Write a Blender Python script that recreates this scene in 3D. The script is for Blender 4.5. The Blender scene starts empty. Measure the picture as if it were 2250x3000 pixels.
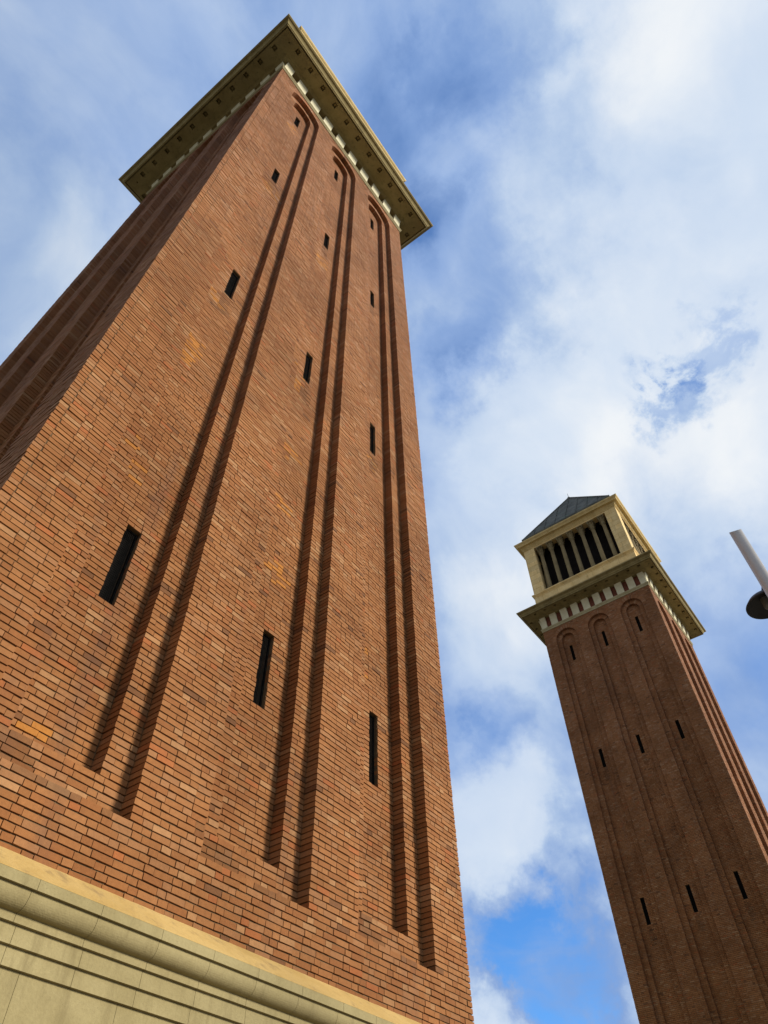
import bpy, bmesh, math, random
import numpy as np
from mathutils import Vector, Matrix
from mathutils.geometry import tessellate_polygon

R = math.radians
scene = bpy.context.scene
col = scene.collection

# ------------------------------------------------------------------ camera
YAW, PITCH, ROLL = 0.94849507, 0.88387883, -0.02212968
fwd = Vector((math.sin(YAW) * math.cos(PITCH), math.cos(YAW) * math.cos(PITCH), math.sin(PITCH)))
right = Vector((math.cos(YAW), -math.sin(YAW), 0))
up = right.cross(fwd)
r2 = math.cos(ROLL) * right + math.sin(ROLL) * up
u2 = -math.sin(ROLL) * right + math.cos(ROLL) * up
cam_d = bpy.data.cameras.new("camera")
cam = bpy.data.objects.new("camera", cam_d)
col.objects.link(cam)
m = Matrix((r2, u2, -fwd)).transposed().to_4x4()
m.translation = Vector((-1.03299, -4.81381, 1.6))
cam.matrix_world = m
cam_d.sensor_fit = 'VERTICAL'
cam_d.sensor_height = 36.0
cam_d.lens = 2057.984 / 3000 * 36.0
cam_d.clip_start = 0.05
cam_d.clip_end = 5000
scene.camera = cam

# ------------------------------------------------------------------ light
SUN_EL, SUN_OFF = R(22), R(26)          # elevation; turn from the tower's front towards +x
sun_dir = Vector((math.cos(SUN_EL) * math.sin(SUN_OFF), -math.cos(SUN_EL) * math.cos(SUN_OFF), math.sin(SUN_EL)))
sd = bpy.data.lights.new("sun", 'SUN')
sd.energy = 5.0
sd.angle = R(14)
sd.color = (1.0, 0.93, 0.82)
sun = bpy.data.objects.new("sun", sd)
col.objects.link(sun)
sun.rotation_euler = (-sun_dir).to_track_quat('-Z', 'Y').to_euler()
sun.location = (20, -30, 60)

scene.view_settings.view_transform = 'Standard'
scene.view_settings.look = 'None'
scene.view_settings.exposure = 0.0
scene.view_settings.gamma = 1.0

# ------------------------------------------------------------------ node helpers
class NT:
    def __init__(self, tree):
        self.t = tree
        self.n = tree.nodes
        self.l = tree.links
    def node(self, kind, **kw):
        nd = self.n.new(kind)
        for k, v in kw.items():
            setattr(nd, k, v)
        return nd
    def put(self, sock, v):
        if isinstance(v, bpy.types.NodeSocket):
            self.l.new(v, sock)
        elif v is not None:
            sock.default_value = v
    def math(self, op, a, b=None, c=None, clamp=False):
        nd = self.node('ShaderNodeMath', operation=op, use_clamp=clamp)
        for i, v in enumerate((a, b, c)):
            if v is not None:
                self.put(nd.inputs[i], v)
        return nd.outputs[0]
    def vmath(self, op, a, b=None):
        nd = self.node('ShaderNodeVectorMath', operation=op)
        self.put(nd.inputs[0], a)
        if b is not None:
            self.put(nd.inputs[1], b)
        return nd.outputs['Value'] if op in ('DOT_PRODUCT', 'LENGTH') else nd.outputs[0]
    def scale(self, a, s):
        nd = self.node('ShaderNodeVectorMath', operation='SCALE')
        self.put(nd.inputs[0], a)
        self.put(nd.inputs['Scale'], s)
        return nd.outputs[0]
    def noise(self, vec, scale, detail=4, rough=0.55, dist=0.0, out='Fac'):
        nd = self.node('ShaderNodeTexNoise')
        self.put(nd.inputs['Vector'], vec)
        nd.inputs['Scale'].default_value = scale
        nd.inputs['Detail'].default_value = detail
        nd.inputs['Roughness'].default_value = rough
        nd.inputs['Distortion'].default_value = dist
        return nd.outputs[out]
    def remap(self, v, a, b, c=0.0, d=1.0, smooth=True):
        nd = self.node('ShaderNodeMapRange', interpolation_type='SMOOTHSTEP' if smooth else 'LINEAR')
        self.put(nd.inputs['Value'], v)
        for k, x in (('From Min', a), ('From Max', b), ('To Min', c), ('To Max', d)):
            self.put(nd.inputs[k], x)
        return nd.outputs[0]
    def mix(self, f, a, b, blend='MIX'):
        nd = self.node('ShaderNodeMix', data_type='RGBA', blend_type=blend)
        self.put(nd.inputs[0], f)
        for s, v in ((nd.inputs[6], a), (nd.inputs[7], b)):
            if isinstance(v, (tuple, list)) and len(v) == 3:
                v = (*v, 1)
            self.put(s, v)
        return nd.outputs[2]
    def sep(self, v):
        nd = self.node('ShaderNodeSeparateXYZ')
        self.put(nd.inputs[0], v)
        return nd.outputs

# ------------------------------------------------------------------ world: sky with broken cloud
world = bpy.data.worlds.new("World")
scene.world = world
world.use_nodes = True
w = NT(world.node_tree)
w.n.clear()
w_out = w.node('ShaderNodeOutputWorld')
w_bg = w.node('ShaderNodeBackground')
w_bg.inputs['Strength'].default_value = 0.1
sky = w.node('ShaderNodeTexSky', sky_type='NISHITA')
sky.sun_disc = False
sky.sun_elevation = SUN_EL
sky.sun_rotation = math.pi - SUN_OFF
sky.air_density = 1.0
sky.dust_density = 0.6
sky.ozone_density = 2.0
dirn = w.node('ShaderNodeTexCoord').outputs['Generated']
# warp the lookup so that cloud edges curl
warp = w.noise(dirn, 2.2, 3, 0.55, out='Color')
warp = w.scale(w.vmath('SUBTRACT', warp, (0.5, 0.5, 0.5)), 0.30)
wd = w.vmath('ADD', dirn, warp)
fb = w.noise(wd, 3.0, 8, 0.50)
fine = w.noise(wd, 13.0, 7, 0.60)
dens = w.math('ADD', w.math('MULTIPLY', w.math('SUBTRACT', fb, 0.5), 1.9), w.math('MULTIPLY', w.math('SUBTRACT', fine, 0.5), 0.22))
dens = w.math('ADD', dens, 0.62)
# low cloud draws out into level streaks
low = w.remap(w.sep(dirn)[2], 0.55, 0.30)
strk = w.noise(w.vmath('MULTIPLY', wd, (4.0, 4.0, 13.0)), 1.0, 6, 0.55)
dens = w.math('MULTIPLY_ADD', w.math('MULTIPLY', w.math('SUBTRACT', strk, 0.47), low), 1.5, dens)
# where the cloud deck is thick and where it breaks (direction, angular radius, change)
BANKS = [
    ((-0.92, 0.25, 0.12), 62, 0.75), ((-0.15, 0.33, 0.93), 14, -0.20), ((-0.03, 0.54, 0.84), 12, 0.14), ((0.0, 0.40, 0.91), 8, 0.05), ((0.12, 0.12, 0.985), 14, -0.26),  # first entry: unseen cloud bank added to neutralise the blue fill light
    ((0.156, -0.057, 0.986), 7, -0.22), ((0.22, 0.05, 0.975), 9, -0.15),
    ((0.34, -0.33, 0.88), 17, 0.52), ((0.347, 0.148, 0.926), 10, -0.28), ((0.43, 0.10, 0.897), 8, -0.16),
    ((0.42, 0.17, 0.891), 5, -0.12), ((0.40, 0.02, 0.916), 7, -0.10),
    ((0.505, 0.02, 0.863), 8, 0.10), ((0.60, -0.14, 0.80), 15, 0.30), ((0.54, 0.14, 0.83), 8, 0.26),
    ((0.595, -0.030, 0.803), 2.7, -0.42), ((0.560, -0.022, 0.828), 1.9, -0.34), ((0.573, -0.060, 0.817), 1.8, -0.34),
    ((0.568, -0.110, 0.815), 2.5, -0.38),
    ((0.66, 0.06, 0.745), 13, 0.22), ((0.82, 0.056, 0.568), 9, -0.16), ((0.685, 0.321, 0.654), 8, 0.22),
    ((0.749, 0.368, 0.551), 4.0, -0.20), ((0.805, 0.39, 0.445), 7, 0.42), ((0.77, 0.33, 0.545), 5, 0.15), ((0.866, 0.396, 0.305), 7.5, -0.72),
    ((0.845, 0.33, 0.42), 4, -0.30),
    ((0.850, 0.470, 0.235), 4.2, 0.55), ((0.86, 0.36, 0.36), 2.5, 0.14),
]
curl = w.noise(dirn, 11.0, 6, 0.62, out='Color')
curl = w.scale(w.vmath('SUBTRACT', curl, (0.5, 0.5, 0.5)), 0.15)
curl2 = w.noise(dirn, 38.0, 5, 0.65, out='Color')
curl = w.vmath('ADD', curl, w.scale(w.vmath('SUBTRACT', curl2, (0.5, 0.5, 0.5)), 0.05))
bent = w.vmath('NORMALIZE', w.vmath('ADD', w.vmath('ADD', dirn, w.scale(warp, 0.30)), curl))
wisp = w.remap(w.noise(wd, 26.0, 5, 0.6), 0.36, 0.60, 0.15, 1.35)
for d, rad, wt in BANKS:
    dot = w.vmath('DOT_PRODUCT', bent, tuple(Vector(d).normalized()))
    f = w.remap(dot, math.cos(R(rad * (1.35 if rad < 3 else 1))), 1.0)
    if rad < 3:
        f = w.math('MULTIPLY', f, wisp)
    dens = w.math('MULTIPLY_ADD', f, wt, dens)
cover = w.remap(dens, 0.10, 1.0)
thick = w.remap(dens, 0.55, 1.35)
# clear air, thin lilac-blue veil, pale cloud, bright thick cloud (values before the 0.1 strength)
air = w.mix(1.0, sky.outputs[0], (0.80, 1.55, 2.40), 'MULTIPLY')
shade = w.noise(wd, 4.5, 6, 0.58)
veil = w.mix(w.remap(shade, 0.3, 0.7), (2.15, 3.55, 6.7), (3.4, 4.85, 7.8))
pale = w.mix(w.remap(shade, 0.3, 0.7), (4.6, 5.95, 8.1), (6.0, 7.1, 8.8))
thick_c = w.mix(w.remap(w.noise(wd, 3.4, 6, 0.55), 0.36, 0.64), (6.6, 7.6, 9.0), (8.9, 9.2, 9.5))
c1 = w.mix(w.remap(dens, -0.15, 0.36), air, veil)
c2 = w.mix(w.remap(dens, 0.22, 0.85), c1, pale)
final = w.mix(w.remap(dens, 0.60, 1.25), c2, thick_c)
# left-hand sky, mostly out of view, dimmed to weaken fill on shaded faces
fill_dim = w.remap(w.vmath('DOT_PRODUCT', dirn, tuple(Vector((-0.88, 0.45, -0.10)).normalized())), -0.15, 0.75, 1.0, 0.70)
final = w.scale(final, fill_dim)
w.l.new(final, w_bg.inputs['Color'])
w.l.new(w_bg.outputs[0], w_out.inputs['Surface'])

# ------------------------------------------------------------------ materials
def new_mat(name):
    mt = bpy.data.materials.new(name)
    mt.use_nodes = True
    t = NT(mt.node_tree)
    b = t.n['Principled BSDF']
    b.inputs['Roughness'].default_value = 0.9
    b.inputs['Specular IOR Level'].default_value = 0.25
    return mt, t, b

def bump(t, b, height, strength, dist):
    nd = t.node('ShaderNodeBump')
    nd.inputs['Strength'].default_value = strength
    nd.inputs['Distance'].default_value = dist
    t.put(nd.inputs['Height'], height)
    t.l.new(nd.outputs[0], b.inputs['Normal'])

def mat_brick():
    mt, t, b = new_mat('brick')
    a = t.node('ShaderNodeAttribute', attribute_name='tone')
    obj = t.node('ShaderNodeTexCoord').outputs['Object']
    wp = t.node('ShaderNodeNewGeometry').outputs['Position']
    c = a.outputs['Color']
    mott = t.noise(obj, 26, 6, 0.65)
    c = t.mix(1.0, c, t.mix(mott, (0.70, 0.68, 0.66), (1.30, 1.30, 1.30)), 'MULTIPLY')
    speck = t.noise(obj, 95, 3, 0.6)
    c = t.mix(t.remap(speck, 0.62, 0.78, 0, 0.5), c, (0.26, 0.145, 0.055))
    big = t.noise(wp, 0.55, 5, 0.6)
    c = t.mix(1.0, c, t.mix(t.remap(big, 0.35, 0.65), (0.82, 0.79, 0.76), (1.12, 1.12, 1.14)), 'MULTIPLY')
    strk = t.noise(t.vmath('MULTIPLY', wp, (2.2, 2.2, 0.16)), 1.0, 5, 0.6)
    c = t.mix(t.remap(strk, 0.56, 0.72, 0, 0.30), c, (0.13, 0.065, 0.04))
    t.l.new(c, b.inputs['Base Color'])
    bump(t, b, t.math('ADD', t.noise(obj, 60, 5, 0.7), t.math('MULTIPLY', mott, 0.6)), 0.5, 0.006)
    return mt

def mat_mortar():
    mt, t, b = new_mat('mortar')
    obj = t.node('ShaderNodeTexCoord').outputs['Object']
    c = t.mix(t.noise(obj, 9, 5, 0.6), (0.075, 0.045, 0.020), (0.20, 0.135, 0.065))
    t.l.new(c, b.inputs['Base Color'])
    bump(t, b, t.noise(obj, 80, 4, 0.7), 0.6, 0.006)
    return mt

def mat_stone(name, c0, c1, stain, amount, course=None, grain=1.0):
    mt, t, b = new_mat(name)
    obj = t.node('ShaderNodeTexCoord').outputs['Object']
    wp = t.node('ShaderNodeNewGeometry').outputs['Position']
    c = t.mix(t.remap(t.noise(obj, 2.2, 6, 0.62), 0.32, 0.68), c0, c1)
    c = t.mix(1.0, c, t.mix(t.noise(obj, 45, 5, 0.7), (0.78, 0.77, 0.74), (1.2, 1.2, 1.2)), 'MULTIPLY')
    pit = t.noise(obj, 130, 3, 0.6)
    c = t.mix(t.remap(pit, 0.60, 0.76, 0, 0.6 * grain), c, tuple(x * 0.45 for x in c0))
    st = t.noise(t.vmath('MULTIPLY', wp, (7, 7, 0.9)), 1.0, 6, 0.65)
    c = t.mix(t.remap(st, 0.52, 0.74, 0, amount), c, stain)
    pt = t.noise(wp, 1.1, 6, 0.65)
    c = t.mix(t.remap(pt, 0.5, 0.75, 0, amount * 0.8), c, stain)
    h = t.math('ADD', t.noise(obj, 70, 5, 0.7), t.math('MULTIPLY', t.noise(obj, 7, 4, 0.6), 1.2))
    if course:
        x, y, z = t.sep(obj)
        cx = t.node('ShaderNodeCombineXYZ')
        t.put(cx.inputs[0], t.math('ADD', x, y))
        t.put(cx.inputs[1], z)
        br = t.node('ShaderNodeTexBrick')
        t.l.new(cx.outputs[0], br.inputs['Vector'])
        br.inputs['Scale'].default_value = 1.0
        br.inputs['Brick Width'].default_value = course[0]
        br.inputs['Row Height'].default_value = course[1]
        br.inputs['Mortar Size'].default_value = 0.008
        br.inputs['Color1'].default_value = (0.90, 0.90, 0.90, 1)
        br.inputs['Color2'].default_value = (1.10, 1.07, 1.02, 1)
        br.inputs['Mortar'].default_value = (0.55, 0.5, 0.42, 1)
        c = t.mix(1.0, c, br.outputs['Color'], 'MULTIPLY')
    t.l.new(c, b.inputs['Base Color'])
    bump(t, b, h, 0.45, 0.006)
    return mt

def mat_plain(name, c, rough=0.6, metal=0.0, var=0.25, scale=6, spec=0.4):
    mt, t, b = new_mat(name)
    obj = t.node('ShaderNodeTexCoord').outputs['Object']
    lo = tuple(x * (1 - var) for x in c)
    hi = tuple(min(1, x * (1 + var)) for x in c)
    t.l.new(t.mix(t.remap(t.noise(obj, scale, 6, 0.65), 0.3, 0.7), lo, hi), b.inputs['Base Color'])
    b.inputs['Roughness'].default_value = rough
    b.inputs['Metallic'].default_value = metal
    b.inputs['Specular IOR Level'].default_value = spec
    bump(t, b, t.noise(obj, scale * 8, 4, 0.6), 0.15, 0.004)
    return mt

def mat_roof():
    mt, t, b = new_mat('lead_roof')
    obj = t.node('ShaderNodeTexCoord').outputs['Object']
    c = t.mix(t.remap(t.noise(obj, 1.6, 5, 0.6), 0.35, 0.65), (0.085, 0.085, 0.072), (0.135, 0.133, 0.112))
    c = t.mix(t.remap(t.noise(obj, 0.9, 6, 0.65), 0.56, 0.70, 0, 0.6), c, (0.095, 0.15, 0.115))
    t.l.new(c, b.inputs['Base Color'])
    b.inputs['Roughness'].default_value = 0.85
    b.inputs['Specular IOR Level'].default_value = 0.12
    bump(t, b, t.noise(obj, 5, 5, 0.6), 0.3, 0.02)
    return mt

def mat_paving():
    mt, t, b = new_mat('paving')
    obj = t.node('ShaderNodeTexCoord').outputs['Object']
    br = t.node('ShaderNodeTexBrick')
    t.l.new(obj, br.inputs['Vector'])
    br.inputs['Scale'].default_value = 1.0
    br.inputs['Brick Width'].default_value = 0.4
    br.inputs['Row Height'].default_value = 0.4
    br.inputs['Mortar Size'].default_value = 0.006
    br.inputs['Color1'].default_value = (0.14, 0.115, 0.080, 1)
    br.inputs['Color2'].default_value = (0.18, 0.15, 0.105, 1)
    br.inputs['Mortar'].default_value = (0.10, 0.09, 0.08, 1)
    t.l.new(t.mix(1.0, br.outputs['Color'], t.mix(t.noise(obj, 1.2, 6, 0.6), (0.75, 0.75, 0.75), (1.2, 1.2, 1.2)), 'MULTIPLY'), b.inputs['Base Color'])
    return mt

M = {
    'brick': mat_brick(), 'mortar': mat_mortar(),
    'base': mat_stone('base_stone', (0.275, 0.222, 0.102), (0.350, 0.288, 0.140), (0.19, 0.148, 0.065), 0.65),
    'wash': mat_stone('base_stone_weathered', (0.40, 0.255, 0.078), (0.50, 0.335, 0.118), (0.27, 0.175, 0.07), 0.85),
    'cornice': mat_stone('cornice_stone', (0.22, 0.172, 0.070), (0.30, 0.24, 0.105), (0.10, 0.08, 0.036), 0.65),
    'belfry': mat_stone('belfry_stone', (0.68, 0.49, 0.215), (0.78, 0.60, 0.30), (0.40, 0.26, 0.10), 0.40, course=(1.1, 0.42)),
    'upper': mat_stone('upper_cornice_stone', (0.56, 0.42, 0.18), (0.66, 0.51, 0.245), (0.28, 0.20, 0.08), 0.45, grain=0.4),
    'course': mat_stone('string_course_stone', (0.36, 0.31, 0.175), (0.44, 0.385, 0.23), (0.22, 0.17, 0.08), 0.45, grain=0.4),
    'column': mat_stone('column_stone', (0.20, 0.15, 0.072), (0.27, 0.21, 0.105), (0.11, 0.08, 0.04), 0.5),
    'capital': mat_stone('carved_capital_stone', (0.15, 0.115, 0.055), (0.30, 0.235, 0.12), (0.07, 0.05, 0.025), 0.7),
    'cream': mat_stone('cream_stone', (0.60, 0.56, 0.38), (0.70, 0.66, 0.47), (0.38, 0.33, 0.19), 0.30, grain=0.4),
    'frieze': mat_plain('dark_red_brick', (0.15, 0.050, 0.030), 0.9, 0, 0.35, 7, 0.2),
    'iron': mat_plain('black_iron', (0.009, 0.008, 0.007), 0.85, 0.0, 0.4, 20, 0.06),
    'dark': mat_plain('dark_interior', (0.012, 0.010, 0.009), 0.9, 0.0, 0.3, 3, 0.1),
    'roof': mat_roof(),
    'pole': mat_plain('grey_pole_paint', (0.42, 0.385, 0.34), 0.38, 0.0, 0.06, 2, 0.5),
    'hood': mat_plain('black_lamp_metal', (0.018, 0.018, 0.020), 0.5, 0.0, 0.2, 12, 0.5),
    'lens': mat_plain('grey_lamp_glass', (0.13, 0.135, 0.13), 0.6, 0.0, 0.1, 12, 0.2),
    'paving': mat_paving(),
}

# ------------------------------------------------------------------ mesh helpers
def link(name, verts, faces, mats, parent=None, fmat=None, smooth=False):
    me = bpy.data.meshes.new(name)
    me.from_pydata([tuple(v) for v in verts], [], [tuple(f) for f in faces])
    for mm in (mats if isinstance(mats, (list, tuple)) else [mats]):
        me.materials.append(mm)
    if fmat is not None:
        me.polygons.foreach_set('material_index', np.asarray(fmat, dtype=np.int32))
    if smooth:
        me.polygons.foreach_set('use_smooth', np.ones(len(me.polygons), dtype=bool))
    me.update()
    o = bpy.data.objects.new(name, me)
    col.objects.link(o)
    o.parent = parent
    return o

def tag(o, label=None, cat=None, group=None, kind=None):
    for k, v in (('label', label), ('category', cat), ('group', group), ('kind', kind)):
        if v:
            o[k] = v
    return o

def empty(name, loc):
    o = bpy.data.objects.new(name, None)
    o.empty_display_size = 0.5
    o.location = loc
    col.objects.link(o)
    return o

class MB:
    def __init__(self):
        self.v, self.f, self.m = [], [], []
    def face(self, pts, mi=0):
        b = len(self.v)
        self.v += [tuple(p) for p in pts]
        self.f.append(tuple(range(b, b + len(pts))))
        self.m.append(mi)
    def box(self, x0, x1, y0, y1, z0, z1, mi=0):
        b = len(self.v)
        self.v += [(x, y, z) for z in (z0, z1) for y in (y0, y1) for x in (x0, x1)]
        for q in ((0, 2, 3, 1), (4, 5, 7, 6), (0, 1, 5, 4), (2, 6, 7, 3), (0, 4, 6, 2), (1, 3, 7, 5)):
            self.f.append(tuple(b + i for i in q))
            self.m.append(mi)
    def lathe(self, prof, cx, cy, n=20, mi=0, cap=True, flute=0.0):
        b = len(self.v)
        for r, z in prof:
            for i in range(n):
                a = 2 * math.pi * i / n
                rr = r * (1 - (flute if i % 2 else 0))
                self.v.append((cx + rr * math.cos(a), cy + rr * math.sin(a), z))
        for k in range(len(prof) - 1):
            for i in range(n):
                j = (i + 1) % n
                self.f.append((b + k * n + i, b + k * n + j, b + (k + 1) * n + j, b + (k + 1) * n + i))
                self.m.append(mi)
        if cap:
            self.f.append(tuple(b + i for i in reversed(range(n))))
            self.m.append(mi)
            self.f.append(tuple(b + (len(prof) - 1) * n + i for i in range(n)))
            self.m.append(mi)
    def tube(self, a, b_, r, n=12, mi=0):
        a, b_ = Vector(a), Vector(b_)
        d = (b_ - a).normalized()
        s = d.orthogonal().normalized()
        t = d.cross(s)
        b = len(self.v)
        for p in (a, b_):
            for i in range(n):
                an = 2 * math.pi * i / n
                self.v.append(tuple(p + r * (math.cos(an) * s + math.sin(an) * t)))
        for i in range(n):
            j = (i + 1) % n
            self.f.append((b + i, b + j, b + n + j, b + n + i))
            self.m.append(mi)
        self.f.append(tuple(b + i for i in reversed(range(n))))
        self.f.append(tuple(b + n + i for i in range(n)))
        self.m += [mi, mi]
    def build(self, name, mats, parent=None, smooth=False):
        return link(name, self.v, self.f, mats, parent, self.m, smooth)

W = 7.2
def turn(p, k):                       # a point of the front face (x along, y inwards) onto side k
    x, y, z = p
    for _ in range(k):
        x, y = y, W - x
    return (x, y, z)

def sweep(mb, prof, mi=0, close_top=False, close_bottom=False):
    """square mouldings: prof = [(overhang, z)...] run round all four sides"""
    b = len(mb.v)
    for o, z in prof:
        mb.v += [(-o, -o, z), (W + o, -o, z), (W + o, W + o, z), (-o, W + o, z)]
    for k in range(len(prof) - 1):
        for i in range(4):
            j = (i + 1) % 4
            mb.f.append((b + 4 * k + i, b + 4 * k + j, b + 4 * k + 4 + j, b + 4 * k + 4 + i))
            mb.m.append(mi[k] if isinstance(mi, (list, tuple)) else mi)
    m_ = mi[0] if isinstance(mi, (list, tuple)) else mi
    if close_bottom:
        mb.f.append((b + 3, b + 2, b + 1, b)); mb.m.append(m_)
    if close_top:
        e = b + 4 * (len(prof) - 1)
        mb.f.append((e, e + 1, e + 2, e + 3)); mb.m.append(m_)

# ------------------------------------------------------------------ ground
mb = MB()
S = 1500
mb.face([(-S, -S, 0), (S, -S, 0), (S, S, 0), (-S, S, 0)])
g = mb.build('ground', M['paving'])
tag(g, kind='structure')

# ------------------------------------------------------------------ brick shaft
ZB, ZT = 3.846, 31.46                   # foot and head of the brickwork
PAN = (1.43, 3.6, 5.77)                 # centres of the three tall arched recesses
RO, RI = 0.70, 0.42                     # half widths of the outer and inner step
ZO, ZI, ZS = 4.385, 4.7025, 30.37         # sills and springing
D1, D2 = 0.165, 0.33                    # depths
RING = 0.95
SLITW = 0.095
SLITS = ((6.39, 7.50), (13.98, 15.11), (21.64, 22.74), (28.80, 29.92))
MORT = 0.013
HR = 0.0635

def outline(c, r, z0, n=14, back=0.0):
    pts = [(c - r - back, z0 - back), (c + r + back, z0 - back)]
    for i in range(n + 1):
        a = math.pi * i / n
        pts.append((c + (r + back) * math.cos(a), ZS + (r + back) * math.sin(a)))
    return pts                          # counter-clockwise

def tess(mb, outer, holes, d, k, mi):
    loops = [[Vector((u, z, 0)) for u, z in outer]] + [[Vector((u, z, 0)) for u, z in h] for h in holes]
    flat = [p for l in loops for p in l]
    for tri in tessellate_polygon(loops):
        pts = [flat[i] for i in tri]
        if (pts[1] - pts[0]).cross(pts[2] - pts[0]).z < 0:
            pts = [pts[0], pts[2], pts[1]]
        mb.face([turn((p.x, d, p.y), k) for p in pts], mi)

def reveal(mb, loop, d0, d1, k, mi):
    n = len(loop)
    for i in range(n):
        a, b = loop[i], loop[(i + 1) % n]
        mb.face([turn((a[0], d0, a[1]), k), turn((b[0], d0, b[1]), k), turn((b[0], d1, b[1]), k), turn((a[0], d1, a[1]), k)], mi)

def slit_rect(c, zz, e=0.0):
    return [(c - SLITW - e, zz[0] - e), (c + SLITW + e, zz[0] - e), (c + SLITW + e, zz[1] + e), (c - SLITW - e, zz[1] + e)]

class Bricks:
    """boxes without backs, one colour per brick"""
    def __init__(self):
        self.q, self.c = [], []
    def add(self, quad, df, db, colr, k):
        self.q.append([turn((u, df, z), k) for u, z in quad] + [turn((u, db, z), k) for u, z in quad])
        self.c.append(colr)

RED = [(0.325, 0.136, 0.043), (0.305, 0.125, 0.038), (0.342, 0.149, 0.050), (0.288, 0.113, 0.034), (0.330, 0.152, 0.058)]
TAN = (0.39, 0.20, 0.082)
DARK = (0.19, 0.082, 0.030)
ORANGE = (0.46, 0.185, 0.035)
PATCH = [(1.22, 11.5, .20, .55), (1.15, 8.4, .25, .28), (3.35, 13.7, .22, .45), (3.5, 11.3, .2, .28), (3.55, 10.0, .18, .22), (3.6, 8.5, .25, .22),
         (5.75, 13.6, .18, .30), (1.25, 13.5, .22, .22), (5.5, 8.3, .14, .35), (1.4, 4.85, .2, .12), (1.5, 20.9, .3, .5), (3.5, 20.4, .25, .45), (1.35, 28.0, .25, .5)]

DAMP = [(c_ - 0.42, 4.50, 0.36, 0.16) for c_ in PAN] + [(c_ + .1, 4.36, 0.5, 0.06) for c_ in PAN] + [(c_, z_ - 0.35, 0.12, 0.42) for c_ in PAN for z_ in (13.9, 21.6)]

def tone(rng, u, z, k):
    x = rng.random()
    c = RED[int(rng.random() * 5)]
    if x < 0.05:
        c = TAN
    elif x < 0.066:
        c = DARK
    elif x < 0.09:
        c = (0.36, 0.122, 0.036)
    if k == 0:
        for pu, pz, ru, rz in PATCH:
            if ((u - pu) / ru) ** 2 + ((z - pz) / rz) ** 2 < 1 and rng.random() < 0.55:
                c = ORANGE if rng.random() < 0.7 else TAN
    f = 0.77 + 0.10 * rng.random()
    for pu, pz, ru, rz in DAMP:
        if ((u - pu) / ru) ** 2 + ((z - pz) / rz) ** 2 < rng.uniform(0.4, 1.3):
            f *= 0.72
    h = min(1.0, max(0.0, (z - 9.0) / 18.0))          # brick colour turns paler and pinker with height
    c = (c[0] * (1 + 0.02 * h), c[1] * (1 + 0.12 * h), c[2] * (1 + 0.55 * h))
    return (c[0] * f, c[1] * f, c[2] * f, 1.0)

def fill_row(rng, B, a, b, z, row, df, dmin, dl, dr, k):
    """one course from a to b; dl / dr = how deep the end bricks run back"""
    if b - a < 0.03:
        return
    x = a
    head = (row % 2 == 0)
    first = True
    while x < b - 1e-6:
        L = (0.099 if head else 0.198) + rng.uniform(-0.006, 0.006)
        if first and a > 0.2 and rng.random() < 0.3:
            L *= rng.uniform(0.6, 1.0)
        head = (not head) if rng.random() < 0.90 else head
        if x + L + 0.06 > b:
            L = b - x if b - x < 0.27 else (b - x) * 0.5 - 0.006
        e = min(x + L, b)
        last = e > b - 1e-4
        j = lambda s: rng.uniform(-s, s)
        gap = 0.0031
        z0, z1 = z + 0.0066, z + HR - 0.0066
        xa = x + (0 if first else gap)
        xb = e - (0 if last else gap)
        if first: xa += rng.uniform(-0.002, 0.005)
        if last: xb -= rng.uniform(-0.002, 0.005)
        tl = j(0.0022)
        quad = [(xa, z0 + tl + j(.001)), (xb, z0 - tl + j(.001)), (xb, z1 - tl + j(.001)), (xa, z1 + tl + j(.001))]
        db = dmin
        if first and dl: db = max(db, dl)
        if last and dr: db = max(db, dr)
        B.add(quad, df + rng.uniform(-0.0045, 0.004), db, tone(rng, (xa + xb) / 2, z, k), k)
        x = e
        first = False

def arch_ring(rng, B, c, r0, r1, df, db, k):
    n = max(20, int(math.pi * r0 / 0.066))
    for i in range(n):
        a0 = math.pi * i / n + 0.004 / r0
        a1 = math.pi * (i + 1) / n - 0.004 / r0
        pt = lambda r, a: (c + r * math.cos(a), ZS + r * math.sin(a))
        rr = r1 + rng.uniform(-0.012, 0.006)
        B.add([pt(r0, a0), pt(rr, a0), pt(rr, a1), pt(r0, a1)], df + rng.uniform(-0.003, 0.003), db, tone(rng, c, ZS, k), k)

def minus(iv, cuts):
    out = [iv]
    for c0, c1 in cuts:
        nxt = []
        for a, b, la, lb in out:
            if c1 <= a or c0 >= b:
                nxt.append((a, b, la, lb))
                continue
            if c0 > a: nxt.append((a, c0, la, True))
            if c1 < b: nxt.append((c1, b, True, lb))
        out = nxt
    return out

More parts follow.
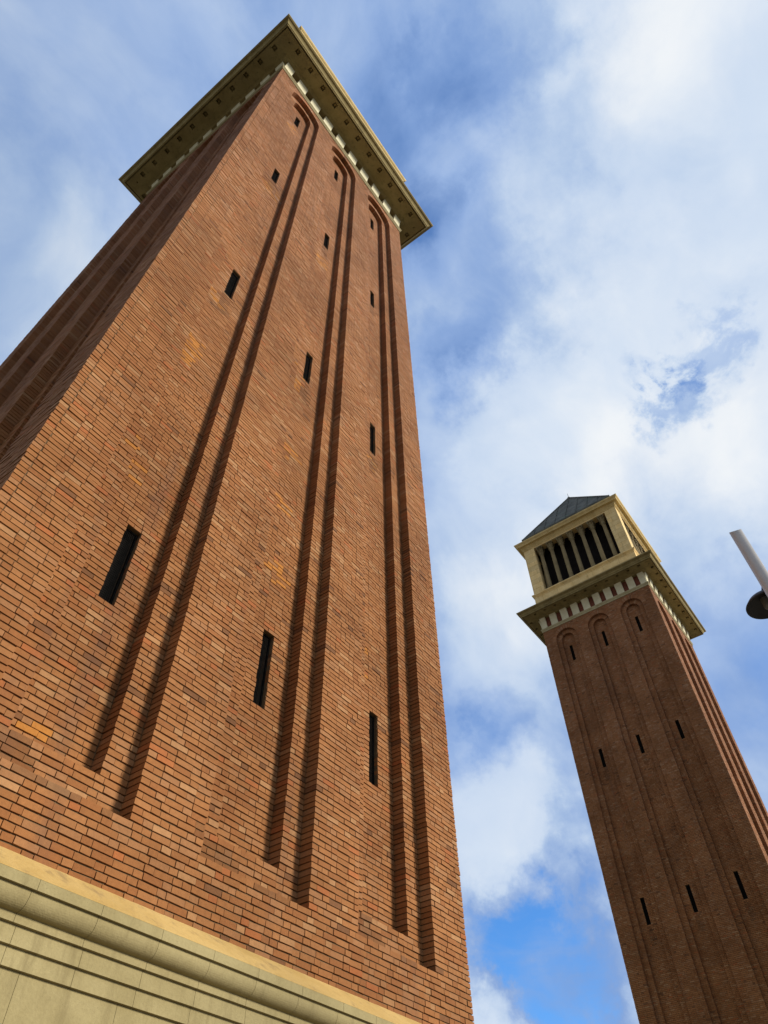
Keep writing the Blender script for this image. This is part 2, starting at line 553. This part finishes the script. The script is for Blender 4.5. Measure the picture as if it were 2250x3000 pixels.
def build_shaft(parent):
    core = MB()
    B = Bricks()
    for k in range(4):
        rng = random.Random(100 + k)
        e = MORT
        # mortar bed behind the bricks, stepped back with the recesses
        outs = [outline(c, RO, ZO, back=e) for c in PAN]
        tess(core, [(e, ZB), (W - e, ZB), (W - e, ZT), (e, ZT)], outs, e, k, 0)
        for c in PAN:
            o1 = outline(c, RO, ZO, back=e)
            i1 = outline(c, RI, ZI, back=e)
            reveal(core, o1, e, D1 + e, k, 0)
            tess(core, o1, [i1], D1 + e, k, 0)
            reveal(core, i1, D1 + e, D2 + e, k, 0)
            holes = [slit_rect(c, s) for s in SLITS]
            tess(core, i1, holes, D2 + e, k, 0)
            for h in holes:
                reveal(core, h, D2 + e, D2 + 0.34, k, 0)
                core.face([turn((u, D2 + 0.34, z), k) for u, z in h], 1)
        zb0 = ZO - 9 * HR                       # courses laid so that the sills fall on a joint
        rows = int((ZT - zb0) / HR)
        for r in range(rows):
            z = zb0 + r * HR
            zm = z + HR / 2
            corner_l, corner_r = (0.0, 0.110) if r % 2 == 0 else (0.110, 0.0)
            # front plane
            if zm < ZO:
                cuts = []
            elif zm < ZS:
                cuts = [(c - RO, c + RO) for c in PAN]
            elif zm < ZS + RING:
                hw = math.sqrt(RING ** 2 - (zm - ZS) ** 2) + 0.006
                cuts = [(c - hw, c + hw) for c in PAN]
            else:
                cuts = []
            for a, b, la, lb in minus((corner_l, W - corner_r, False, False), cuts):
                dl = 0.100 if a == 0.0 else (D1 + e + .004 if la and zm < ZS else 0)
                dr = 0.100 if b == W else (D1 + e + .004 if lb and zm < ZS else 0)
                fill_row(rng, B, a, b, z, r, 0.0, MORT + .004, dl, dr, k)
            for c in PAN:
                # middle step
                if ZO < zm < ZS:
                    if zm < ZI:
                        fill_row(rng, B, c - RO, c + RO, z, r, D1, D1 + MORT + .004, 0, 0, k)
                    else:
                        fill_row(rng, B, c - RO + .004, c - RI, z, r, D1, D1 + MORT + .004, 0, D2 + e + .004, k)
                        fill_row(rng, B, c + RI, c + RO - .004, z, r, D1, D1 + MORT + .004, D2 + e + .004, 0, k)
                # floor of the recess
                if ZI < zm < ZS + RI - 0.02:
                    hw = RI if zm < ZS else math.sqrt(RI ** 2 - (zm - ZS) ** 2)
                    cuts = [(c - SLITW, c + SLITW) for s in SLITS if s[0] < zm < s[1]]
                    for a, b, la, lb in minus((c - hw + .004, c + hw - .004, False, False), cuts):
                        fill_row(rng, B, a, b, z, r, D2, D2 + MORT + .004, 0.5 if la else 0, 0.5 if lb else 0, k)
        for c in PAN:
            arch_ring(rng, B, c, RO, RING, 0.0, D1 + e + .004, k)
            arch_ring(rng, B, c, RI, RO - .006, D1, D2 + e + .004, k)
    nb = len(B.q)
    bv = np.array(B.q, dtype=np.float64).reshape(-1, 3)
    quads = np.array([(0, 1, 2, 3), (0, 4, 5, 1), (1, 5, 6, 2), (2, 6, 7, 3), (3, 7, 4, 0)], dtype=np.int64)
    bf = (np.arange(nb)[:, None, None] * 8 + quads[None]).reshape(-1, 4)
    cv = np.array(core.v)
    n0 = len(cv)
    verts = np.vstack([cv, bv])
    loops = np.concatenate([np.concatenate([np.array(f) for f in core.f]), (bf + n0).ravel()])
    sizes = np.concatenate([[len(f) for f in core.f], np.full(len(bf), 4)])
    me = bpy.data.meshes.new('brick_shaft')
    me.vertices.add(len(verts))
    me.vertices.foreach_set('co', verts.ravel())
    me.loops.add(len(loops))
    me.loops.foreach_set('vertex_index', loops.astype(np.int32))
    me.polygons.add(len(sizes))
    me.polygons.foreach_set('loop_start', np.concatenate([[0], np.cumsum(sizes)[:-1]]).astype(np.int32))
    for mm in (M['mortar'], M['dark'], M['brick']):
        me.materials.append(mm)
    me.polygons.foreach_set('material_index', np.concatenate([core.m, np.full(len(bf), 2)]).astype(np.int32))
    me.polygons.foreach_set('use_smooth', np.zeros(len(sizes), dtype=bool))
    me.update(calc_edges=True)
    att = me.attributes.new('tone', 'FLOAT_COLOR', 'POINT')
    cc = np.vstack([np.ones((n0, 4)) * 0.2, np.repeat(np.array(B.c), 8, axis=0)])
    att.data.foreach_set('color', cc.astype(np.float32).ravel())
    me.validate()
    o = bpy.data.objects.new('brick_shaft', me)
    col.objects.link(o)
    o.parent = parent
    return o

# ------------------------------------------------------------------ stone base of jointed blocks
def block_course(mb, prof, joints, mi):
    """a moulded course cut into blocks: prof is an open outer profile, joints are positions along the side"""
    for k in range(4):
        js = [None] + [j for j in joints] + [None]
        for i in range(len(js) - 1):
            ring = []
            for s, jx in ((0, js[i]), (1, js[i + 1])):
                pts = []
                for o, z in prof:
                    if jx is None:
                        x = -o if s == 0 else W + o
                    else:
                        x = jx + (0.0015 if s == 0 else -0.0015)
                    pts.append((x, -o, z))
                ring.append(pts)
            for a in range(len(prof) - 1):
                mb.face([turn(p, k) for p in (ring[0][a], ring[1][a], ring[1][a + 1], ring[0][a + 1])], mi[a] if isinstance(mi, (list, tuple)) else mi)
            for s in (0, 1):
                if js[i + s] is None:
                    continue
                o_in = 0.02
                cap = ring[s] + [(ring[s][-1][0], -o_in, prof[-1][1]), (ring[s][0][0], -o_in, prof[0][1])]
                mb.face([turn(p, k) for p in (cap if s else reversed(cap))], 0)

def build_base(parent):
    mb = MB()
    def js(off, step=0.515):
        out, x = [], off
        rng = random.Random(int(off * 1000))
        while x < W - 0.2:
            if x > 0.15:
                out.append(x + rng.uniform(-0.02, 0.02))
            x += step
        return out
    ov = [(0.138, 3.452)] + [(0.140 + 0.085 * math.sin(R(a)), 3.545 - 0.092 * math.cos(R(a))) for a in range(0, 91, 9)] + [(0.225, 3.566)]
    block_course(mb, [(0.225, 3.5665), (0.250, 3.5665), (0.252, 3.634)], js(0.42), 0)
    sweep(mb, [(0.253, 3.632), (0.251, 3.640), (0.244, 3.645), (0.12, 3.745), (-0.03, 3.862)], 1)
    block_course(mb, ov, js(0.41), 0)
    block_course(mb, [(0.110, 3.4005), (0.135, 3.402), (0.136, 3.450), (0.138, 3.4518)], js(0.41), 0)
    block_course(mb, [(0.085, 3.2925), (0.110, 3.294), (0.110, 3.400)], js(0.44), 0)
    block_course(mb, [(0.060, 3.1865), (0.085, 3.188), (0.085, 3.292)], js(0.44), 0)
    block_course(mb, [(0.060, 2.30), (0.060, 3.186)], js(0.80, 0.80), 0)
    block_course(mb, [(0.060, 1.20), (0.060, 2.296)], js(0.40, 0.80), 0)
    block_course(mb, [(0.100, 0.10), (0.100, 1.12), (0.060, 1.196)], js(0.80, 0.80), 0)
    block_course(mb, [(0.16, 0.0), (0.16, 0.094)], js(0.40, 0.80), 0)
    sweep(mb, [(0.03, 0.0), (0.03, 3.80)], 0)
    return mb.build('stone_base', [M['base'], M['wash']], parent)

# ------------------------------------------------------------------ crown of the tower
def build_crown(parent):
    mb = MB()
    sweep(mb, [(-0.02, 31.455), (0.03, 31.455), (0.03, 31.55), (0.05, 31.553), (0.055, 31.60), (0.075, 31.61), (0.075, 31.675), (-0.07, 31.69)], 0)
    mb.build('string_course', M['course'], parent)
    mb = MB()
    sweep(mb, [(-0.055, 31.66), (-0.055, 32.56)], 0)
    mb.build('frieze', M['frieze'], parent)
    # ten cream blocks on each side
    pitch, wd, pr = 0.763, 0.452, 0.055
    for k in range(4):
        for i in range(10):
            a = W / 2 - (9 * pitch + wd) / 2 + i * pitch
            b = a + wd
            m_ = MB()
            lo, hi = 31.692, 32.518
            x0, x1 = a, b
            if i == 0: x0 = 0.02
            if i == 9: x1 = W - 0.02
            prof = [(0.018, lo), (0.018, 31.93), (0.028, 32.06), (0.052, 32.20), (0.086, 32.34), (0.120, 32.43), (0.127, 32.46), (0.127, hi)]
            for (oa, za), (ob, zb_) in zip(prof[:-1], prof[1:]):
                m_.face([turn(p, k) for p in ((x0, -oa, za), (x1, -oa, za), (x1, -ob, zb_), (x0, -ob, zb_))])
            for xx, fl in ((x0, False), (x1, True)):
                cap = [(xx, -o_, z_) for o_, z_ in prof] + [(xx, 0.07, hi), (xx, 0.07, lo)]
                m_.face([turn(p, k) for p in (cap if fl else cap[::-1])])
            o = m_.build('dentil', M['cream'], parent)
    # cornice: bed mould, coffered soffit, corona, crown
    mb = MB()
    sweep(mb, [(-0.06, 32.52), (0.134, 32.52), (0.138, 32.535), (0.155, 32.545), (0.18, 32.556), (0.185, 32.575), (0.235, 32.58), (0.24, 32.60)], 0)
    SO = 32.60
    for k in range(4):
        outer = [(-0.80, -0.80), (W + 0.80, -0.80), (W + 0.24, -0.24), (-0.24, -0.24)]
        holes = []
        s = 0.085
        for i in range(11):
            cx = W / 2 + 0.722 * (i - 5)
            holes.append([(cx - s, -0.62 - s), (cx + s, -0.62 - s), (cx + s, -0.62 + s), (cx - s, -0.62 + s)])
        for hx, hy in ((-0.42, -0.55),):
            holes.append([(hx - .025, hy - .025), (hx + .025, hy - .025), (hx + .025, hy + .025), (hx - .025, hy + .025)])
        loops = [[Vector((x, y, 0)) for x, y in l] for l in [outer] + holes]
        flat = [p for l in loops for p in l]
        for tri in tessellate_polygon(loops):
            mb.face([turn((flat[i].x, flat[i].y, SO), k) for i in tri])
        for n, h in enumerate(holes):
            dp = 0.12 if n < 11 else 0.1
            for i in range(4):
                a, b = h[i], h[(i + 1) % 4]
                mb.face([turn((a[0], a[1], SO), k), turn((b[0], b[1], SO), k), turn((b[0], b[1], SO + dp), k), turn((a[0], a[1], SO + dp), k)])
            mb.face([turn((x, y, SO + dp), k) for x, y in h])
            if n < 11:
                cx = sum(p[0] for p in h) / 4
                q = 0.034
                pts = [(cx - q, -.62 - q), (cx + q, -.62 - q), (cx + q, -.62 + q), (cx - q, -.62 + q)]
                for i in range(4):
                    a, b = pts[i], pts[(i + 1) % 4]
                    mb.face([turn((a[0], a[1], SO + dp), k), turn((b[0], b[1], SO + dp), k), turn((b[0], b[1], SO + .075), k), turn((a[0], a[1], SO + .075), k)])
                mb.face([turn((x, y, SO + .075), k) for x, y in pts])
    sweep(mb, [(0.80, SO), (0.80, 32.70), (0.84, 32.70), (0.84, 32.615), (0.87, 32.615), (0.87, 32.69), (0.88, 32.70), (0.90, 32.705), (0.915, 32.735),
               (0.945, 32.79), (0.985, 32.83), (1.00, 32.835), (1.00, 32.85), (1.04, 32.86), (1.085, 32.895), (1.09, 32.95), (1.08, 32.962), (-0.05, 33.05)], 0)
    mb.build('cornice', M['cornice'], parent)
    # pedestal below the belfry
    mb = MB()
    sweep(mb, [(0.0, 33.0), (0.0, 34.50), (0.02, 34.51), (0.03, 34.56), (0.055, 34.575), (0.09, 34.63), (0.11, 34.64), (0.115, 34.70), (0.105, 34.725), (-0.06, 34.76)], 0)
    sweep(mb, [(-0.05, 34.755), (-1.1, 34.78)], 0)
    mb.build('pedestal', M['belfry'], parent)
    # belfry walls with one wide opening a side
    ZL, ZH, T = 34.74, 39.17, 0.55
    U0, U1, ZHO = 0.83, W - 0.83, 38.98
    mb = MB()
    i_ = 0.03
    for k in range(4):
        tess(mb, [(i_, ZL), (W - i_, ZL), (W - i_, ZH), (i_, ZH)], [[(U0, ZL + .01), (U1, ZL + .01), (U1, ZHO), (U0, ZHO)]], i_, k, 0)
        h = [(U0, ZL + .01), (U1, ZL + .01), (U1, ZHO), (U0, ZHO)]
        reveal(mb, h, i_, T, k, 0)
    mb.build('belfry_wall', M['belfry'], parent)
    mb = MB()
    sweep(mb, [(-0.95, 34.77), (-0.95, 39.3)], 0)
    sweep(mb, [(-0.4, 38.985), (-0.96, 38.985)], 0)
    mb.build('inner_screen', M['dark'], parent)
    # seven columns a side
    proto = None
    for k in range(4):
        for i in range(7):
            x, y, _ = turn((W / 2 + 0.80 * (i - 3), 0.275, 0), k)
            if proto is None:
                mb = MB()
                n = 32
                prof = [(0.153, 35.02), (0.147, 35.10), (0.147, 36.3), (0.141, 37.2), (0.133, 37.7), (0.127, 38.08), (0.142, 38.10), (0.142, 38.14)]
                mb.lathe(prof, 0, 0, n, flute=0.055)
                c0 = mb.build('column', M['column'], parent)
                mb = MB()
                mb.box(-0.23, 0.23, -0.23, 0.23, 34.775, 34.86)
                mb.lathe([(0.21, 34.86), (0.225, 34.885), (0.215, 34.92), (0.175, 34.93), (0.175, 34.955), (0.20, 34.97), (0.195, 35.01), (0.165, 35.02)], 0, 0, 24)
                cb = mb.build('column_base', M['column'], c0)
                mb = MB()
                mb.lathe([(0.125, 38.14), (0.120, 38.45), (0.135, 38.74), (0.190, 38.87)], 0, 0, 16)
                for tier, (zb, hgt, r0, r1, nn, off) in enumerate([(38.15, 0.30, 0.140, 0.245, 8, 0.0), (38.30, 0.42, 0.145, 0.29, 8, 0.5)]):
                    for q in range(nn):
                        a = 2 * math.pi * (q + off) / nn
                        d = Vector((math.cos(a), math.sin(a), 0)); s = Vector((-d.y, d.x, 0))
                        prof = [(r0, 0, .036), (r0 + .012, .4, .042), (r0 + .035, .75, .040), (r1, .98, .030), (r1 + .014, .82, .016)]
                        for a_, b_ in zip(prof[:-1], prof[1:]):
                            pa = d * a_[0]; pb = d * b_[0]
                            za, zb2 = zb + a_[1] * hgt, zb + b_[1] * hgt
                            for th in (0, -0.018):
                                mb.face([tuple(pa + d * th - s * a_[2] + Vector((0, 0, za))), tuple(pa + d * (th + .012) + Vector((0, 0, za))), tuple(pb + d * (th + .012) + Vector((0, 0, zb2))), tuple(pb + d * th - s * b_[2] + Vector((0, 0, zb2)))])
                                mb.face([tuple(pa + d * (th + .012) + Vector((0, 0, za))), tuple(pa + d * th + s * a_[2] + Vector((0, 0, za))), tuple(pb + d * th + s * b_[2] + Vector((0, 0, zb2))), tuple(pb + d * (th + .012) + Vector((0, 0, zb2)))])
                for q in range(4):                       # corner volutes
                    a = math.pi / 4 + q * math.pi / 2
                    d = Vector((math.cos(a), math.sin(a), 0)); s = Vector((-d.y, d.x, 0))
                    p = d * 0.275 + Vector((0, 0, 38.82))
                    mb.tube(p - s * 0.035, p + s * 0.035, 0.06, 10)
                    mb.tube(d * 0.17 + Vector((0, 0, 38.5)), d * 0.28 + Vector((0, 0, 38.84)), 0.026, 8)
                mb.box(-0.235, 0.235, -0.235, 0.235, 38.885, 38.975)
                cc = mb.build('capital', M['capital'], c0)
                proto = c0
                o = c0
            else:
                o = proto.copy(); col.objects.link(o); o.parent = parent
                for ch in proto.children:
                    d = ch.copy(); col.objects.link(d); d.parent = o
            o.location = (x, y, 0)
    # upper cornice
    mb = MB()
    sweep(mb, [(-0.04, 39.10), (0.0, 39.10), (0.0, 39.17), (0.03, 39.18), (0.03, 39.25), (0.055, 39.26), (0.075, 39.31), (0.115, 39.345), (0.125, 39.36), (0.125, 39.40),
               (0.30, 39.405), (0.30, 39.47), (0.32, 39.48), (0.34, 39.53), (0.39, 39.57), (0.40, 39.585), (0.415, 39.60), (0.435, 39.64), (0.44, 39.69), (0.43, 39.70), (-0.2, 39.78)], 0)
    mb.build('belfry_cornice', M['upper'], parent)
    # lead roof
    mb = MB()
    sweep(mb, [(-0.13, 39.74), (-0.13, 40.30), (-0.08, 40.31), (-0.075, 40.46), (-0.10, 40.48), (-0.30, 40.52)], 0)
    zb, za, hb = 40.50, 46.35, W / 2 - 0.20
    c = W / 2
    apex = (c, c, za)
    for k in range(4):
        mb.face([turn((c - hb, c - hb, zb), k), turn((c + hb, c - hb, zb), k), apex])
        for s in range(-3, 4):                           # standing seams
            x = s * 0.86
            f0 = abs(x) / hb
            p0 = Vector((c + x, c - hb, zb)); 
            q = 1 - abs(x) / hb
            p1 = Vector((c + x, c - hb + hb * q, zb + (za - zb) * q))
            if q < 0.06: continue
            nrm = Vector((0, -(za - zb), hb)).normalized()
            e1 = Vector((0.022, 0, 0))
            a, b = p0 + e1, p0 - e1
            a2, b2 = p1 + e1, p1 - e1
            hgt = nrm * 0.055
            A = [a, a2, a2 + hgt, a + hgt]; Bq = [b, b2, b2 + hgt, b + hgt]
            mb.face([turn(tuple(p), k) for p in A]); mb.face([turn(tuple(p), k) for p in reversed(Bq)])
            mb.face([turn(tuple(p), k) for p in (a + hgt, a2 + hgt, b2 + hgt, b + hgt)])
            mb.face([turn(tuple(p), k) for p in (a, a + hgt, b + hgt, b)])
        p = turn((c - hb, c - hb, zb), k)
        mb.tube((p[0], p[1], p[2] + .01), (apex[0], apex[1], apex[2]), 0.075, 10)   # hip rolls
    rf = mb.build('roof', M['roof'], parent)
    mb = MB()
    mb.lathe([(0.10, za - .08), (0.12, za + .02), (0.05, za + .10), (0.02, za + .14), (0.012, za + .55), (0.004, za + .62)], c, c, 12)
    mb.build('finial', M['roof'], rf)

def build_slits(parent):
    """iron frame with wire mesh set in each slit of the two sides in view"""
    fm, gm = MB(), MB()
    hw, hh, t = SLITW - 0.006, 0.55, 0.016
    d = D2 + 0.055
    fm.box(-hw, -hw + t, d, d + 0.03, -hh, hh); fm.box(hw - t, hw, d, d + 0.03, -hh, hh)
    fm.box(-hw + t, hw - t, d, d + 0.03, -hh, -hh + t); fm.box(-hw + t, hw - t, d, d + 0.03, hh - t, hh)
    fm.box(-hw, hw, d + 0.10, d + 0.115, -hh, hh)
    for i in range(1, 7):
        x = -hw + t + i * (2 * hw - 2 * t) / 7
        gm.box(x - .002, x + .002, d + .010, d + .014, -hh + t, hh - t)
    nz = 40
    for i in range(1, nz):
        z = -hh + i * 2 * hh / nz
        gm.box(-hw + t, hw - t, d + .0145, d + .0185, z - .002, z + .002)
    proto = None
    for k in (0, 1):
        for c in PAN:
            for s in SLITS:
                if proto is None:
                    proto = fm.build('slit_window', M['iron'], parent)
                    gm.build('wire_grille', M['iron'], proto)
                    o = proto
                else:
                    o = proto.copy(); col.objects.link(o); o.parent = parent
                    for ch in proto.children:
                        q = ch.copy(); col.objects.link(q); q.parent = o
                x, y, z = turn((c, 0.0, (s[0] + s[1]) / 2), k)
                o.location = (x, y, z)
                o.rotation_euler = (0, 0, -math.pi / 2 * k)

def copy_tree(o, parent=None):
    c = o.copy()
    col.objects.link(c)
    c.parent = parent
    for ch in list(o.children):
        copy_tree(ch, c)
    return c

tower = empty('bell_tower', (0, 0, 0))
build_base(tower)
build_shaft(tower)
build_slits(tower)
build_crown(tower)
tag(tower, 'huge nearest red brick tower with its sunlit front, yellow stone base and wide overhanging cornice', 'tower', 'pair of brick towers')
far = copy_tree(tower)
far.location = (33.1275, 0.124, 0)
tag(far, 'farther red brick tower in shade, topped by a columned stone belfry and dark pyramid roof', 'tower', 'pair of brick towers')

# ------------------------------------------------------------------ lamp post
LX, LY, LH, LR = 6.147, -4.976, 8.083, 0.07
lamp = empty('street_lamp', (LX, LY, 0))
tag(lamp, 'pale grey round lamp post with a black dish lamp at the right edge', 'street lamp')
mb = MB()
mb.lathe([(0.11, 0.0), (0.11, 0.9), (0.10, 0.93), (LR, 0.97), (LR, 5.0), (LR, LH)], 0, 0, 40)
for i in range(len(mb.v)):
    x_, y_, z_ = mb.v[i]
    if z_ > LH - 0.001:
        mb.v[i] = (x_, y_, z_ + 0.90 * x_ + 0.2 * y_)          # the post is cut off aslant
mb.tube((0, -LR + .004, 6.5), (0, -LR - .006, 6.5), 0.018, 10)
mb.build('pole', M['pole'], lamp, smooth=False)
for p in lamp.children[0].data.polygons:
    p.use_smooth = len(p.vertices) == 4
hx, hy, hz = 0.405, 0.10, 7.20
mb = MB()
mb.tube((0.03, 0, hz + 0.085), (hx, hy, hz + 0.15), 0.020, 14)
mb.build('arm', M['hood'], lamp)
mb = MB()
rr = 0.25
mb.lathe([(0.03, hz + .20), (0.06, hz + .165), (0.12, hz + .13), (0.20, hz + .075), (rr, hz + .012), (rr, hz), (rr - .012, hz), (rr - .016, hz + .012), (0.19, hz + .055), (0.11, hz + .09), (0.03, hz + .10)], hx, hy, 56)
hood = mb.build('lamp_hood', M['hood'], lamp, smooth=True)
mb = MB()
mb.lathe([(0.0, hz - .055), (0.03, hz - .05), (0.05, hz - .035), (0.055, hz - .015), (0.055, hz + .11)], hx, hy, 32, cap=False)
mb.build('lens', M['lens'], hood, smooth=True)
